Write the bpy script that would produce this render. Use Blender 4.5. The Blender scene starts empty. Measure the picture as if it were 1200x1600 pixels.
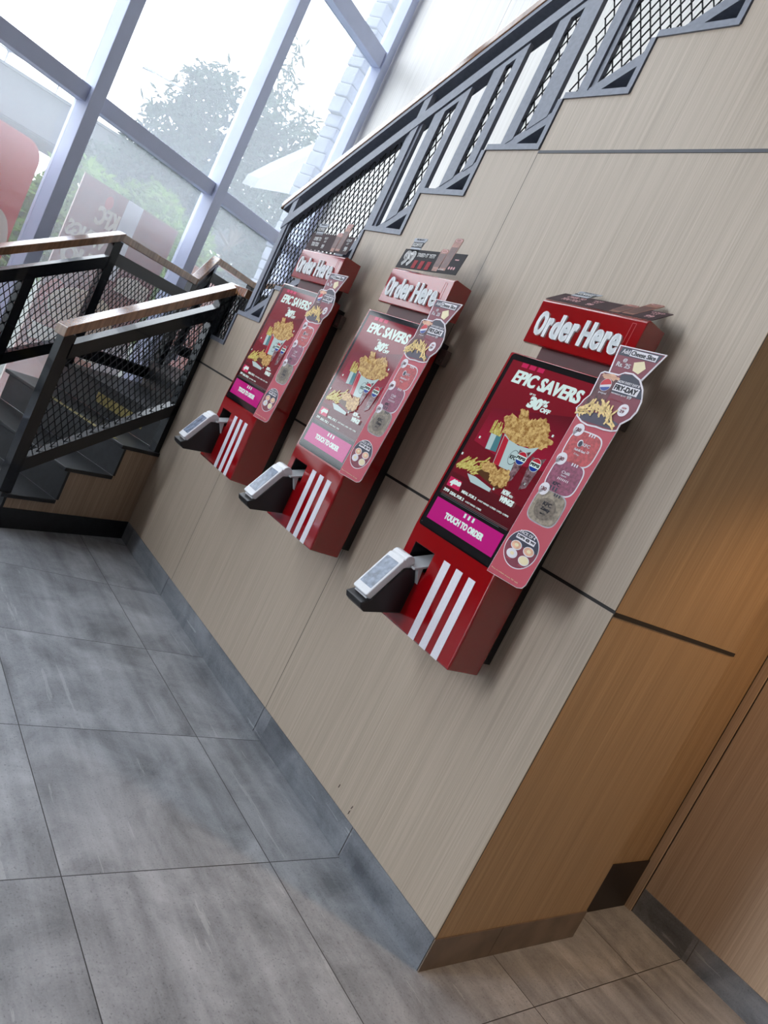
import bpy, bmesh, math, random
from mathutils import Vector, Matrix
random.seed(7)
SC = bpy.context.scene
COL = SC.collection
# ------------------------------------------------------------------ camera
CR = [[0.5487057, 0.7104094, 0.4407274], [0.3727973, 0.2639425, -0.8895822], [-0.7482943, 0.6524208, -0.1200119]]
CC = (0.93866, -1.66191, 1.30119)
cam = bpy.data.cameras.new('camera'); camo = bpy.data.objects.new('camera', cam); COL.objects.link(camo)
cam.sensor_fit = 'VERTICAL'; cam.sensor_height = 24.0; cam.sensor_width = 18.0
cam.lens = 1117.767 / 1600.0 * 24.0
cam.clip_start = 0.02; cam.clip_end = 400
M3 = Matrix(((CR[0][0], -CR[1][0], -CR[2][0]), (CR[0][1], -CR[1][1], -CR[2][1]), (CR[0][2], -CR[1][2], -CR[2][2])))
camo.matrix_world = Matrix.Translation(CC) @ M3.to_4x4()
SC.camera = camo
# ------------------------------------------------------------------ light and exposure
SC.view_settings.view_transform = 'Standard'; SC.view_settings.look = 'None'
SC.view_settings.gamma = 1.0; SC.view_settings.use_curve_mapping = False
SC.view_settings.exposure = 0.3
SKY = 4.2
w = bpy.data.worlds.new('overcast_sky'); SC.world = w; w.use_nodes = True
bg = w.node_tree.nodes['Background']; bg.inputs[0].default_value = (0.93, 0.965, 1.0, 1); bg.inputs[1].default_value = SKY

def lamp(name, kind, loc, energy, color, size=0.3, rot=(0, 0, 0), **kw):
    l = bpy.data.lights.new(name, kind); l.energy = energy; l.color = color
    if kind == 'AREA':
        l.shape = 'RECTANGLE'; l.size = size; l.size_y = kw.get('size_y', size)
    elif kind == 'SPOT':
        l.spot_size = kw['spot']; l.spot_blend = kw.get('blend', .3); l.shadow_soft_size = size
    else:
        l.shadow_soft_size = size
    o = bpy.data.objects.new(name, l); COL.objects.link(o); o.location = loc; o.rotation_euler = rot
    return o
# warm recessed spots over the passage on the right
lamp('passage_spot', 'SPOT', (.95, .72, 2.62), 62, (1.0, .60, .28), .05, (0, 0, 0), spot=math.radians(92), blend=.4)
# area lamp added outside the unseen side window to boost its daylight
_n = Vector((.9244638, .38126982, 0)); _u = Vector((-.38126982, .9244638, 0)); _p = _n * -4.72 + _u * -6.35
lamp('side_window_boost', 'AREA', (_p.x, _p.y, 2.4), 340, (.96, .975, 1.0), 2.4, Vector((-_n.x, -_n.y, 0)).to_track_quat('Z', 'Y').to_euler(), size_y=3.8)
for hx, hy in ((1.2, -2.2), (1.2, -5.0), (3.6, -2.2), (3.6, -5.0)):
    lamp('hall_fill_light', 'AREA', (hx, hy, 7.9), 8, (.92, .96, 1.0), .9)  # unseen area lamps added as cool ambient fill for the hall
# ------------------------------------------------------------------ helpers
V = Vector
N = V((.9244638, .38126982, 0)); U = V((-.38126982, .9244638, 0)); ZV = V((0, 0, 1)); XV = V((1, 0, 0)); YV = V((0, 1, 0))
def SD(s, d, z=0.0): return N * d + U * s + V((0, 0, z))      # s along the facade direction, d across it

def nodes(name):
    m = bpy.data.materials.new(name); m.use_nodes = True
    nt = m.node_tree; return m, nt, nt.nodes['Principled BSDF']
def nn(nt, t, **kw):
    n = nt.nodes.new(t)
    for k, v in kw.items():
        if k in ('inp',):
            for i, val in v.items(): n.inputs[i].default_value = val
        else: setattr(n, k, v)
    return n
def lin(c):
    return tuple(((x / 255) / 12.92 if x <= 10 else (((x / 255) + .055) / 1.055) ** 2.4) for x in c)
def plain(name, c, rough=.5, metal=0, noise=.06, scale=30, spec=.5, bump=0, coat=0):
    m, nt, b = nodes(name); c = lin(c)
    geo = nn(nt, 'ShaderNodeNewGeometry')
    nz = nn(nt, 'ShaderNodeTexNoise', inp={'Scale': scale, 'Detail': 3}); nt.links.new(geo.outputs['Position'], nz.inputs['Vector'])
    r = nn(nt, 'ShaderNodeValToRGB')
    r.color_ramp.elements[0].color = tuple(x * (1 - noise) for x in c) + (1,); r.color_ramp.elements[1].color = tuple(min(1, x * (1 + noise)) for x in c) + (1,)
    r.color_ramp.elements[0].position = .35; r.color_ramp.elements[1].position = .65
    nt.links.new(nz.outputs[0], r.inputs[0]); nt.links.new(r.outputs[0], b.inputs['Base Color'])
    b.inputs['Roughness'].default_value = rough; b.inputs['Metallic'].default_value = metal; b.inputs['Specular IOR Level'].default_value = spec
    if coat: b.inputs['Coat Weight'].default_value = coat; b.inputs['Coat Roughness'].default_value = .05
    if bump:
        bp = nn(nt, 'ShaderNodeBump', inp={'Strength': bump, 'Distance': .002}); nt.links.new(nz.outputs[0], bp.inputs['Height']); nt.links.new(bp.outputs[0], b.inputs['Normal'])
    return m
def glow(name, c, k=1.0, rough=.07, noise=None, spec=.5):
    """a lit picture element of a display: gives off light and sits under glossy glass"""
    m, nt, b = nodes(name); c = lin(c)
    b.inputs['Base Color'].default_value = (.008, .008, .009, 1); b.inputs['Roughness'].default_value = rough; b.inputs['Specular IOR Level'].default_value = spec
    b.inputs['Emission Color'].default_value = c + (1,); b.inputs['Emission Strength'].default_value = k
    if noise:
        c2, sc, kind = noise
        tc = nn(nt, 'ShaderNodeTexCoord')
        if kind == 'v':
            tx = nn(nt, 'ShaderNodeTexVoronoi', inp={'Scale': sc}); src = tx.outputs['Distance']
        elif kind == 'g':
            tx = nn(nt, 'ShaderNodeSeparateXYZ'); mr = nn(nt, 'ShaderNodeMapRange', inp={1: sc[0], 2: sc[1]}); nt.links.new(tc.outputs['Object'], tx.inputs[0]); nt.links.new(tx.outputs[2], mr.inputs[0]); src = mr.outputs[0]
        else:
            tx = nn(nt, 'ShaderNodeTexNoise', inp={'Scale': sc, 'Detail': 6, 'Roughness': .7}); src = tx.outputs[0]
        if kind != 'g': nt.links.new(tc.outputs['Object'], tx.inputs['Vector'])
        r = nn(nt, 'ShaderNodeValToRGB'); r.color_ramp.elements[0].color = c + (1,); r.color_ramp.elements[1].color = lin(c2) + (1,)
        if kind == 'n': r.color_ramp.elements[0].position = .38; r.color_ramp.elements[1].position = .62
        if kind == 'v': r.color_ramp.elements[0].position = .1; r.color_ramp.elements[1].position = .75
        nt.links.new(src, r.inputs[0]); nt.links.new(r.outputs[0], b.inputs['Emission Color'])
    return m
def wood(name, ca, cb, seams_x=(), seams_z=(), rough=.42, axis='x', xscale=1.0):
    """wood grain laminate with an upright grain and hairline panel joints"""
    m, nt, b = nodes(name)
    geo = nn(nt, 'ShaderNodeNewGeometry'); sep = nn(nt, 'ShaderNodeSeparateXYZ'); nt.links.new(geo.outputs['Position'], sep.inputs[0])
    mp = nn(nt, 'ShaderNodeMapping'); mp.inputs['Scale'].default_value = (230 * xscale, 230 * xscale, 1.8); nt.links.new(geo.outputs['Position'], mp.inputs[0])
    n1 = nn(nt, 'ShaderNodeTexNoise', inp={'Scale': 1.0, 'Detail': 4, 'Roughness': .6}); nt.links.new(mp.outputs[0], n1.inputs['Vector'])
    mp2 = nn(nt, 'ShaderNodeMapping'); mp2.inputs['Scale'].default_value = (34 * xscale, 34 * xscale, .5); nt.links.new(geo.outputs['Position'], mp2.inputs[0])
    n2 = nn(nt, 'ShaderNodeTexNoise', inp={'Scale': 1.0, 'Detail': 3, 'Roughness': .5}); nt.links.new(mp2.outputs[0], n2.inputs['Vector'])
    add = nn(nt, 'ShaderNodeMath', operation='ADD'); 
    m1 = nn(nt, 'ShaderNodeMath', operation='MULTIPLY', inp={1: .72}); nt.links.new(n1.outputs[0], m1.inputs[0])
    m2 = nn(nt, 'ShaderNodeMath', operation='MULTIPLY', inp={1: .28}); nt.links.new(n2.outputs[0], m2.inputs[0])
    nt.links.new(m1.outputs[0], add.inputs[0]); nt.links.new(m2.outputs[0], add.inputs[1])
    r = nn(nt, 'ShaderNodeValToRGB'); r.color_ramp.elements[0].position = .36; r.color_ramp.elements[1].position = .66
    r.color_ramp.elements[0].color = lin(ca) + (1,); r.color_ramp.elements[1].color = lin(cb) + (1,)
    nt.links.new(add.outputs[0], r.inputs[0]); out = r.outputs[0]
    def line(coord, x0, half):
        nonlocal out
        s1 = nn(nt, 'ShaderNodeMath', operation='SUBTRACT', inp={1: x0}); nt.links.new(coord, s1.inputs[0])
        s2 = nn(nt, 'ShaderNodeMath', operation='ABSOLUTE'); nt.links.new(s1.outputs[0], s2.inputs[0])
        s3 = nn(nt, 'ShaderNodeMath', operation='LESS_THAN', inp={1: half}); nt.links.new(s2.outputs[0], s3.inputs[0])
        mx = nn(nt, 'ShaderNodeMix', data_type='RGBA'); mx.inputs[7].default_value = (.02, .016, .013, 1)
        nt.links.new(s3.outputs[0], mx.inputs[0]); nt.links.new(out, mx.inputs[6]); out = mx.outputs[2]
    for x in seams_x: line(sep.outputs[0 if axis == 'x' else 1], x, .0014)
    for z in seams_z: line(sep.outputs[2], z, .0014)
    nt.links.new(out, b.inputs['Base Color']); b.inputs['Roughness'].default_value = rough
    bp = nn(nt, 'ShaderNodeBump', inp={'Strength': .12, 'Distance': .001}); nt.links.new(n1.outputs[0], bp.inputs['Height']); nt.links.new(bp.outputs[0], b.inputs['Normal'])
    return m
def stone(name, ca, cb, grid=True, rough=.5):
    m, nt, b = nodes(name); L = nt.links.new
    geo = nn(nt, 'ShaderNodeNewGeometry'); sep = nn(nt, 'ShaderNodeSeparateXYZ'); L(geo.outputs['Position'], sep.inputs[0])
    def mth(op, a, v=None, bsock=None):
        q = nn(nt, 'ShaderNodeMath', operation=op); L(a, q.inputs[0])
        if v is not None: q.inputs[1].default_value = v
        if bsock is not None: L(bsock, q.inputs[1])
        return q.outputs[0]
    tx = mth('DIVIDE', mth('ADD', sep.outputs[0], 60.42), .6); ty = mth('DIVIDE', mth('ADD', sep.outputs[1], 60.573), .603)
    fx = mth('FLOOR', tx); fy = mth('FLOOR', ty)
    cmb = nn(nt, 'ShaderNodeCombineXYZ'); L(fx, cmb.inputs[0]); L(fy, cmb.inputs[1])
    wn = nn(nt, 'ShaderNodeTexWhiteNoise', noise_dimensions='3D'); L(cmb.outputs[0], wn.inputs['Vector'])
    # every tile carries its own piece of the pattern
    off = nn(nt, 'ShaderNodeVectorMath', operation='SCALE', inp={3: 7.0}); L(wn.outputs['Color'], off.inputs[0])
    pos = nn(nt, 'ShaderNodeVectorMath', operation='ADD'); L(geo.outputs['Position'], pos.inputs[0]); L(off.outputs[0], pos.inputs[1])
    c1 = nn(nt, 'ShaderNodeTexNoise', inp={'Scale': 4.2, 'Detail': 9, 'Roughness': .66, 'Distortion': .5}); L(pos.outputs[0], c1.inputs['Vector'])
    mp = nn(nt, 'ShaderNodeMapping'); mp.inputs['Scale'].default_value = (1.3, 15, 15); L(pos.outputs[0], mp.inputs[0])
    c2 = nn(nt, 'ShaderNodeTexNoise', inp={'Scale': 1.0, 'Detail': 6, 'Roughness': .6}); L(mp.outputs[0], c2.inputs['Vector'])
    c3 = nn(nt, 'ShaderNodeTexNoise', inp={'Scale': 190, 'Detail': 2}); L(pos.outputs[0], c3.inputs['Vector'])
    a = mth('MULTIPLY', c1.outputs[0], .62); bq = mth('MULTIPLY', c2.outputs[0], .38)
    sm = mth('ADD', a, bsock=bq); sm = mth('ADD', sm, bsock=mth('MULTIPLY', wn.outputs['Value'], .035))
    sm = mth('ADD', sm, bsock=mth('MULTIPLY', c3.outputs[0], .09))
    r = nn(nt, 'ShaderNodeValToRGB'); r.color_ramp.elements[0].position = .42; r.color_ramp.elements[1].position = .72
    r.color_ramp.elements[0].color = lin(ca) + (1,); r.color_ramp.elements[1].color = lin(cb) + (1,); L(sm, r.inputs[0]); out = r.outputs[0]
    pit = mth('LESS_THAN', c3.outputs[0], .335)
    mx = nn(nt, 'ShaderNodeMix', data_type='RGBA'); mx.inputs[7].default_value = lin((70, 72, 74)) + (1,); L(mth('MULTIPLY', pit, .35), mx.inputs[0]); L(out, mx.inputs[6]); out = mx.outputs[2]
    # pale scuffs running along the tile
    mp3 = nn(nt, 'ShaderNodeMapping'); mp3.inputs['Scale'].default_value = (2.2, 26, 26); L(pos.outputs[0], mp3.inputs[0])
    c4 = nn(nt, 'ShaderNodeTexNoise', inp={'Scale': 1.0, 'Detail': 4, 'Roughness': .7}); L(mp3.outputs[0], c4.inputs['Vector'])
    sc = mth('MULTIPLY', mth('GREATER_THAN', c4.outputs[0], .66), .28)
    mx = nn(nt, 'ShaderNodeMix', data_type='RGBA'); mx.inputs[7].default_value = lin((205, 208, 212)) + (1,); L(sc, mx.inputs[0]); L(out, mx.inputs[6]); out = mx.outputs[2]
    if grid:
        gx = mth('ABSOLUTE', mth('SUBTRACT', mth('FRACT', mth('ADD', tx, .5)), .5)); gy = mth('ABSOLUTE', mth('SUBTRACT', mth('FRACT', mth('ADD', ty, .5)), .5))
        g = mth('LESS_THAN', mth('MINIMUM', gx, bsock=gy), .0024)
        mx = nn(nt, 'ShaderNodeMix', data_type='RGBA'); mx.inputs[7].default_value = lin((52, 53, 55)) + (1,); L(g, mx.inputs[0]); L(out, mx.inputs[6]); out = mx.outputs[2]
    L(out, b.inputs['Base Color']); b.inputs['Roughness'].default_value = rough
    bp = nn(nt, 'ShaderNodeBump', inp={'Strength': .15, 'Distance': .002}); L(c3.outputs[0], bp.inputs['Height']); L(bp.outputs[0], b.inputs['Normal'])
    return m

class MB:
    def __init__(self): self.v = []; self.f = []; self.mi = []
    def add(self, vs, fs, mi=0):
        o = len(self.v); self.v += [tuple(x) for x in vs]
        for q in fs: self.f.append([o + i for i in q]); self.mi.append(mi)
    def prism(self, poly, vec, mi=0):
        """polygon (list of points) swept along vec"""
        n = len(poly); a = [V(p) for p in poly]; b = [p + V(vec) for p in a]
        self.add(a + b, [list(range(n))[::-1], list(range(n, 2 * n))] + [[i, (i + 1) % n, n + (i + 1) % n, n + i] for i in range(n)], mi)
    def box(self, lo, hi, mi=0):
        x0, y0, z0 = lo; x1, y1, z1 = hi
        self.prism([(x0, y0, z0), (x1, y0, z0), (x1, y1, z0), (x0, y1, z0)], (0, 0, z1 - z0), mi)
    def obox(self, o, ex, ey, ez, mi=0):
        o = V(o); ex = V(ex); ey = V(ey); self.prism([o, o + ex, o + ex + ey, o + ey], ez, mi)
    def beam(self, p0, p1, side, w, h, mi=0):
        """rail from p0 to p1 (centre line), upright end cuts"""
        p0 = V(p0); p1 = V(p1); s = V(side).normalized() * (w / 2); z = ZV * (h / 2)
        q = [p0 - s - z, p0 + s - z, p0 + s + z, p0 - s + z]
        self.prism(q, p1 - p0, mi)
    def tube(self, p0, p1, r0, r1=None, n=10, mi=0):
        p0 = V(p0); p1 = V(p1); r1 = r0 if r1 is None else r1; d = (p1 - p0).normalized()
        a = d.orthogonal().normalized(); b = d.cross(a)
        A = [p0 + (a * math.cos(2 * math.pi * i / n) + b * math.sin(2 * math.pi * i / n)) * r0 for i in range(n)]
        B = [p1 + (a * math.cos(2 * math.pi * i / n) + b * math.sin(2 * math.pi * i / n)) * r1 for i in range(n)]
        self.add(A + B, [list(range(n))[::-1], list(range(n, 2 * n))] + [[i, (i + 1) % n, n + (i + 1) % n, n + i] for i in range(n)], mi)
    def build(self, name, mats, parent=None, bevel=0, shift=None):
        me = bpy.data.meshes.new(name)
        vs = self.v if shift is None else [tuple(V(p) - V(shift)) for p in self.v]
        me.from_pydata(vs, [], self.f)
        if not isinstance(mats, (list, tuple)): mats = [mats]
        for m in mats: me.materials.append(m)
        me.polygons.foreach_set('material_index', self.mi); me.update()
        bm = bmesh.new(); bm.from_mesh(me); bmesh.ops.recalc_face_normals(bm, faces=bm.faces) if not getattr(self, 'keep', False) else None; bm.to_mesh(me); bm.free()
        o = bpy.data.objects.new(name, me); COL.objects.link(o)
        if parent: o.parent = parent
        if bevel:
            md = o.modifiers.new('edge', 'BEVEL'); md.width = bevel; md.segments = 2; md.limit_method = 'ANGLE'; md.angle_limit = math.radians(40)
        return o
def tag(o, label=None, cat=None, group=None, kind=None):
    if label: o['label'] = label
    if cat: o['category'] = cat
    if group: o['group'] = group
    if kind: o['kind'] = kind
    return o
def empty(name, loc, label, cat, group=None):
    o = bpy.data.objects.new(name, None); COL.objects.link(o); o.location = loc; o.empty_display_size = .1
    return tag(o, label, cat, group)
def struct(mb, name, mats, label=None, cat=None, parent=None, bevel=0):
    o = mb.build(name, mats, parent, bevel)
    if not parent: tag(o, label, cat, None, 'structure')
    return o

def clip_line(poly, p, d):
    """the part of line p + t d inside a convex polygon"""
    t0, t1 = -1e9, 1e9; n = len(poly)
    area = sum(poly[i][0] * poly[(i + 1) % n][1] - poly[(i + 1) % n][0] * poly[i][1] for i in range(n))
    sg = 1 if area > 0 else -1
    for i in range(n):
        a = poly[i]; b = poly[(i + 1) % n]; nx, ny = -(b[1] - a[1]) * sg, (b[0] - a[0]) * sg
        den = d[0] * nx + d[1] * ny; num = (a[0] - p[0]) * nx + (a[1] - p[1]) * ny
        if abs(den) < 1e-9:
            if num > 0: return None
            continue
        t = num / den
        if den > 0: t0 = max(t0, t)
        else: t1 = min(t1, t)
    return (t0, t1) if t1 - t0 > 1e-4 else None
def wire(mb, o, ex, poly, cw=.038, ch=.064, wd=.0042, th=.003):
    """expanded metal: two families of slanting strands cut to the polygon (a along ex, b upright)"""
    o = V(o); ex = V(ex).normalized(); nrm = ex.cross(ZV)
    amin = min(p[0] for p in poly); amax = max(p[0] for p in poly); bmin = min(p[1] for p in poly); bmax = max(p[1] for p in poly)
    for k in (1, -1):
        d = V((cw, ch * k)).normalized(); span = (bmax - bmin) * cw / ch
        a = math.floor((amin - span - cw) / cw) * cw
        while a < amax + span + cw:
            r = clip_line(poly, (a, bmin if k > 0 else bmax), (d.x, d.y)) if True else None
            if r:
                st = (a + d.x * r[0], (bmin if k > 0 else bmax) + d.y * r[0]); en = (a + d.x * r[1], (bmin if k > 0 else bmax) + d.y * r[1])
                w2 = V((-d.y, d.x)) * (wd / 2)
                P = lambda x, y: o + ex * x + ZV * y
                q = [P(st[0] - w2.x, st[1] - w2.y), P(en[0] - w2.x, en[1] - w2.y), P(en[0] + w2.x, en[1] + w2.y), P(st[0] + w2.x, st[1] + w2.y)]
                mb.prism([p - nrm * (th / 2) + nrm * (k * th * .5) for p in q], nrm * th)
            a += cw

# lettering: polygons of a word in unit cap height
_tx = {}
def word(s, bold=.0, spacing=1.0):
    key = (s, bold, spacing)
    if key in _tx: return _tx[key]
    cu = bpy.data.curves.new('word', 'FONT'); cu.body = s; cu.size = 1.0; cu.offset = bold; cu.resolution_u = 3; cu.fill_mode = 'FRONT'; cu.space_character = spacing
    o = bpy.data.objects.new('word', cu); COL.objects.link(o)
    bpy.context.view_layer.update()
    me = bpy.data.meshes.new_from_object(o.evaluated_get(bpy.context.evaluated_depsgraph_get()))
    vs = [(v.co.x, v.co.y) for v in me.vertices]; fs = [list(p.vertices) for p in me.polygons]
    bpy.data.objects.remove(o); bpy.data.curves.remove(cu); bpy.data.meshes.remove(me)
    x0 = min(v[0] for v in vs); x1 = max(v[0] for v in vs); y0 = min(v[1] for v in vs); y1 = max(v[1] for v in vs)
    vs = [((x - x0) / (x1 - x0), (y - y0) / (y1 - y0)) for x, y in vs]
    _tx[key] = (vs, fs); return _tx[key]

class G:
    """printed or lit graphics laid out on a flat board: a to the right, b upward, in metres"""
    def __init__(self, o, ex, ey, step=.00045):
        self.o = V(o); self.ex = V(ex).normalized(); self.ey = V(ey).normalized(); self.n = self.ex.cross(self.ey); self.k = 1; self.mb = MB(); self.mb.keep = True; self.mats = []; self.step = step
    def m(self, mat):
        if mat not in self.mats: self.mats.append(mat)
        return self.mats.index(mat)
    def P(self, a, b, k): return self.o + self.ex * a + self.ey * b + self.n * (k * self.step)
    def poly(self, pts, mat, k):
        self.mb.add([self.P(a, b, k) for a, b in pts], [list(range(len(pts)))] if sum(pts[i][0] * pts[(i + 1) % len(pts)][1] - pts[(i + 1) % len(pts)][0] * pts[i][1] for i in range(len(pts))) > 0 else [list(range(len(pts)))[::-1]], self.m(mat))
    def rect(self, a0, b0, a1, b1, mat, k): self.poly([(a0, b0), (a1, b0), (a1, b1), (a0, b1)], mat, k)
    def raised(self, s, a0, b0, a1, b1, mat, depth, bold=.05, fat=0.0):
        vs, fs = word(s, bold); mi = self.m(mat); cnt = {}
        for q in fs:
            for i in range(len(q)): e = (q[i], q[(i + 1) % len(q)]); cnt[tuple(sorted(e))] = cnt.get(tuple(sorted(e)), 0) + 1
        nv = len(vs)
        for sh in ((-fat, fat) if fat else (0,)):
            pt = [self.P(a0 + sh + (a1 - a0) * x, b0 + (b1 - b0) * y, 0) for x, y in vs]
            self.mb.add(pt + [p - self.n * depth for p in pt], list(fs) + [(a, b, nv + b, nv + a) for (a, b), c in cnt.items() if c == 1], mi)
    def ell(self, a, b, ra, rb, mat, k, n=28, p=2.0, t0=0, t1=2 * math.pi):
        pts = []
        for i in range(n + (0 if t1 - t0 > 6.28 else 1)):
            t = t0 + (t1 - t0) * i / n; c, s = math.cos(t), math.sin(t)
            pts.append((a + ra * math.copysign(abs(c) ** (2 / p), c), b + rb * math.copysign(abs(s) ** (2 / p), s)))
        self.poly(pts, mat, k)
    def text(self, s, a0, b0, a1, b1, mat, k, bold=.03, shear=0.0, rise=0.0, spacing=1.0, fat=None):
        vs, fs = word(s, bold, spacing); mi = self.m(mat); fat = (b1 - b0) * .03 if fat is None else fat
        for sh in ((-fat, fat) if fat else (0,)): self.mb.add([self.P(a0 + sh + (a1 - a0) * x + shear * (b1 - b0) * y, b0 + (b1 - b0) * y + rise * x, k) for x, y in vs], fs, mi)
    def rag(self, pts, mat, k, amp=.003, sub=5, seed=1):
        rr = random.Random(seed); out = []
        for i in range(len(pts)):
            p, q = pts[i], pts[(i + 1) % len(pts)]
            for j in range(sub):
                t = j / sub; out.append((p[0] + (q[0] - p[0]) * t + rr.uniform(-amp, amp), p[1] + (q[1] - p[1]) * t + rr.uniform(-amp, amp)))
        # fan from the centre keeps ragged outlines safe
        ca = sum(p[0] for p in out) / len(out); cb = sum(p[1] for p in out) / len(out); n = len(out)
        ar = sum(out[i][0] * out[(i + 1) % n][1] - out[(i + 1) % n][0] * out[i][1] for i in range(n))
        fs = [[0, i + 1, (i + 1) % n + 1] if ar > 0 else [0, (i + 1) % n + 1, i + 1] for i in range(n)]
        self.mb.add([self.P(ca, cb, k)] + [self.P(a, b, k) for a, b in out], fs, self.m(mat))
    def bar(self, p, q, w, mat, k):
        d = V((q[0] - p[0], q[1] - p[1])).normalized() * (w / 2); x, y = -d.y, d.x
        self.poly([(p[0] - x, p[1] - y), (q[0] - x, q[1] - y), (q[0] + x, q[1] + y), (p[0] + x, p[1] + y)], mat, k)
    def build(self, name, parent=None, shift=None): return self.mb.build(name, self.mats, parent, 0, shift)
# ------------------------------------------------------------------ materials
WA, WB = (166, 152, 135), (190, 175, 158)
M_wall = wood('beige_wood_laminate', WA, WB, seams_x=(-1.08, -2.185), rough=.42)
M_side = wood('warm_lit_laminate_side', (150, 124, 92), (182, 154, 118), axis='y', rough=.42)  # orange of the warm passage light partly put into the wood colour
M_right = wood('hall_lit_laminate_passage', (176, 152, 128), (204, 182, 158), seams_x=(.472,), rough=.45)  # lightened colour stands in for cool hall light on this wall
M_far = wood('window_lit_wood_laminate', (214, 210, 204), (236, 233, 228), seams_x=(-4.21, -2.0, .2), rough=.45)  # whitened so the colour carries the bright window light on the stair wall
M_step_side = wood('brown_wood_laminate', (136, 116, 98), (176, 154, 132), rough=.5)
M_floor = stone('concrete_tile', (112, 115, 120), (180, 184, 190), True, .42)
M_base = stone('concrete_skirting', (80, 84, 90), (146, 150, 157), False, .5)
M_kick = plain('dark_kick_board', (40, 33, 32), .5)
M_groove = plain('black_groove', (22, 20, 19), .6)
M_steel = plain('grey_painted_steel', (118, 124, 138), .42, 0, .08, 60)
M_mull = plain('haze_tinted_aluminium', (198, 206, 232), .42, 0, .02, 8)  # pale blue of the glare haze put into the frame colour
M_black = plain('black_steel', (16, 20, 27), .24, 0, .05, 50, .38, 0, .3)
M_tread = plain('black_stone_tread', (26, 28, 32), .36, 0, .3, 25)
M_hand = wood('handrail_wood', (112, 78, 54), (156, 112, 80), rough=.12, xscale=.25)
_b = M_hand.node_tree.nodes['Principled BSDF']; _b.inputs['Coat Weight'].default_value = 1.0; _b.inputs['Coat Roughness'].default_value = .12; _b.inputs['Specular IOR Level'].default_value = 1.0; M_hand.node_tree.links.remove(_b.inputs['Normal'].links[0])
M_mesh = plain('black_expanded_mesh', (15, 16, 19), .6, 0, .1, 50, .2)
M_ceil = plain('grey_ceiling', (96, 96, 98), .8)
M_hall = plain('hall_wall_paint', (128, 116, 106), .7)
M_tape = plain('yellow_safety_tape', (140, 128, 72), .5, 0, .25, 60)
M_pave = plain('outdoor_paving', (70, 76, 68), .8)
M_red = plain('kiosk_red_gloss', (146, 5, 14), .10, 0, .01, 5, .5, 0, 1.0)
M_darkred = plain('dark_red_neck', (70, 8, 14), .4)
M_plate = plain('black_back_plate', (20, 19, 20), .45)
M_tab = plain('steel_tab', (110, 100, 96), .4, .6)
M_white = plain('white_vinyl', (228, 228, 236), .45, 0, .03, 200)
M_letter = plain('white_acrylic_letter', (236, 240, 242), .3, 0, .01)
M_glass_black = plain('black_glass', (10, 11, 13), .06, 0, .02)
M_holder = plain('black_plastic', (16, 15, 18), .42)
M_pos = plain('white_plastic', (226, 228, 232), .3, 0, .02)
M_posscr = plain('terminal_display', (120, 132, 152), .12, 0, .35, 60)
M_bracket = plain('pale_bracket', (188, 190, 194), .35, 0, .05)
M_dgrey = plain('dark_grey_groove', (66, 68, 76), .5)
M_leaf = None

def glass_mat():
    m, nt, b = nodes('hazy_veil_window_glass'); L = nt.links.new
    tr = nn(nt, 'ShaderNodeBsdfTransparent'); tr.inputs[0].default_value = (.97, .985, 1, 1)
    tl = nn(nt, 'ShaderNodeBsdfTranslucent'); tl.inputs[0].default_value = (.86, .92, 1, 1)
    gl = nn(nt, 'ShaderNodeBsdfGlossy'); gl.inputs['Roughness'].default_value = .02
    a = nn(nt, 'ShaderNodeMixShader', inp={0: .14}); L(tr.outputs[0], a.inputs[1]); L(tl.outputs[0], a.inputs[2])  # translucent share builds a pale glare haze into the panes
    c = nn(nt, 'ShaderNodeMixShader', inp={0: .04}); L(a.outputs[0], c.inputs[1]); L(gl.outputs[0], c.inputs[2])
    L(c.outputs[0], nt.nodes['Material Output'].inputs[0]); return m
M_glass = glass_mat()

# ------------------------------------------------------------------ room shell
HT = 8.0
mb = MB(); mb.prism([(6, -9, 0), (6, 1.30, 0), (-5.75, 1.75, 0), tuple(SD(3.62, -4.66)), tuple(SD(-8.4, -4.66))], (0, 0, -.12)); struct(mb, 'floor', M_floor)
mb = MB(); mb.prism([(6, -9, HT), (6, 1.75, HT), (-5.75, 1.75, HT), tuple(SD(3.62, -4.66, HT)), tuple(SD(-8.4, -4.66, HT))], (0, 0, .12)); struct(mb, 'ceiling', M_ceil)
ZK = [1.262 + .1823 * k for k in range(12)]; XK = [-3.025 + .278 * k for k in range(12)]
prof = [(-3.03, 0.0)]
for k in range(11):
    prof += [(XK[k], ZK[k]), (min(XK[k + 1], -.0), ZK[k])]
prof = [p for p in prof if p[0] <= 0.001]; prof[-1] = (-.003, prof[-1][1]); prof.append((-.003, 0))
def tess_prism(mb, pts, y0, y1, mi=0):
    """column slabs of a stepped outline"""
    mb.prism([(x, y0, z) for x, z in pts], (0, y1 - y0, 0), mi)
mb = MB(); tess_prism(mb, prof, 0, .05); wm = struct(mb, 'wall_main', M_wall)
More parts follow.
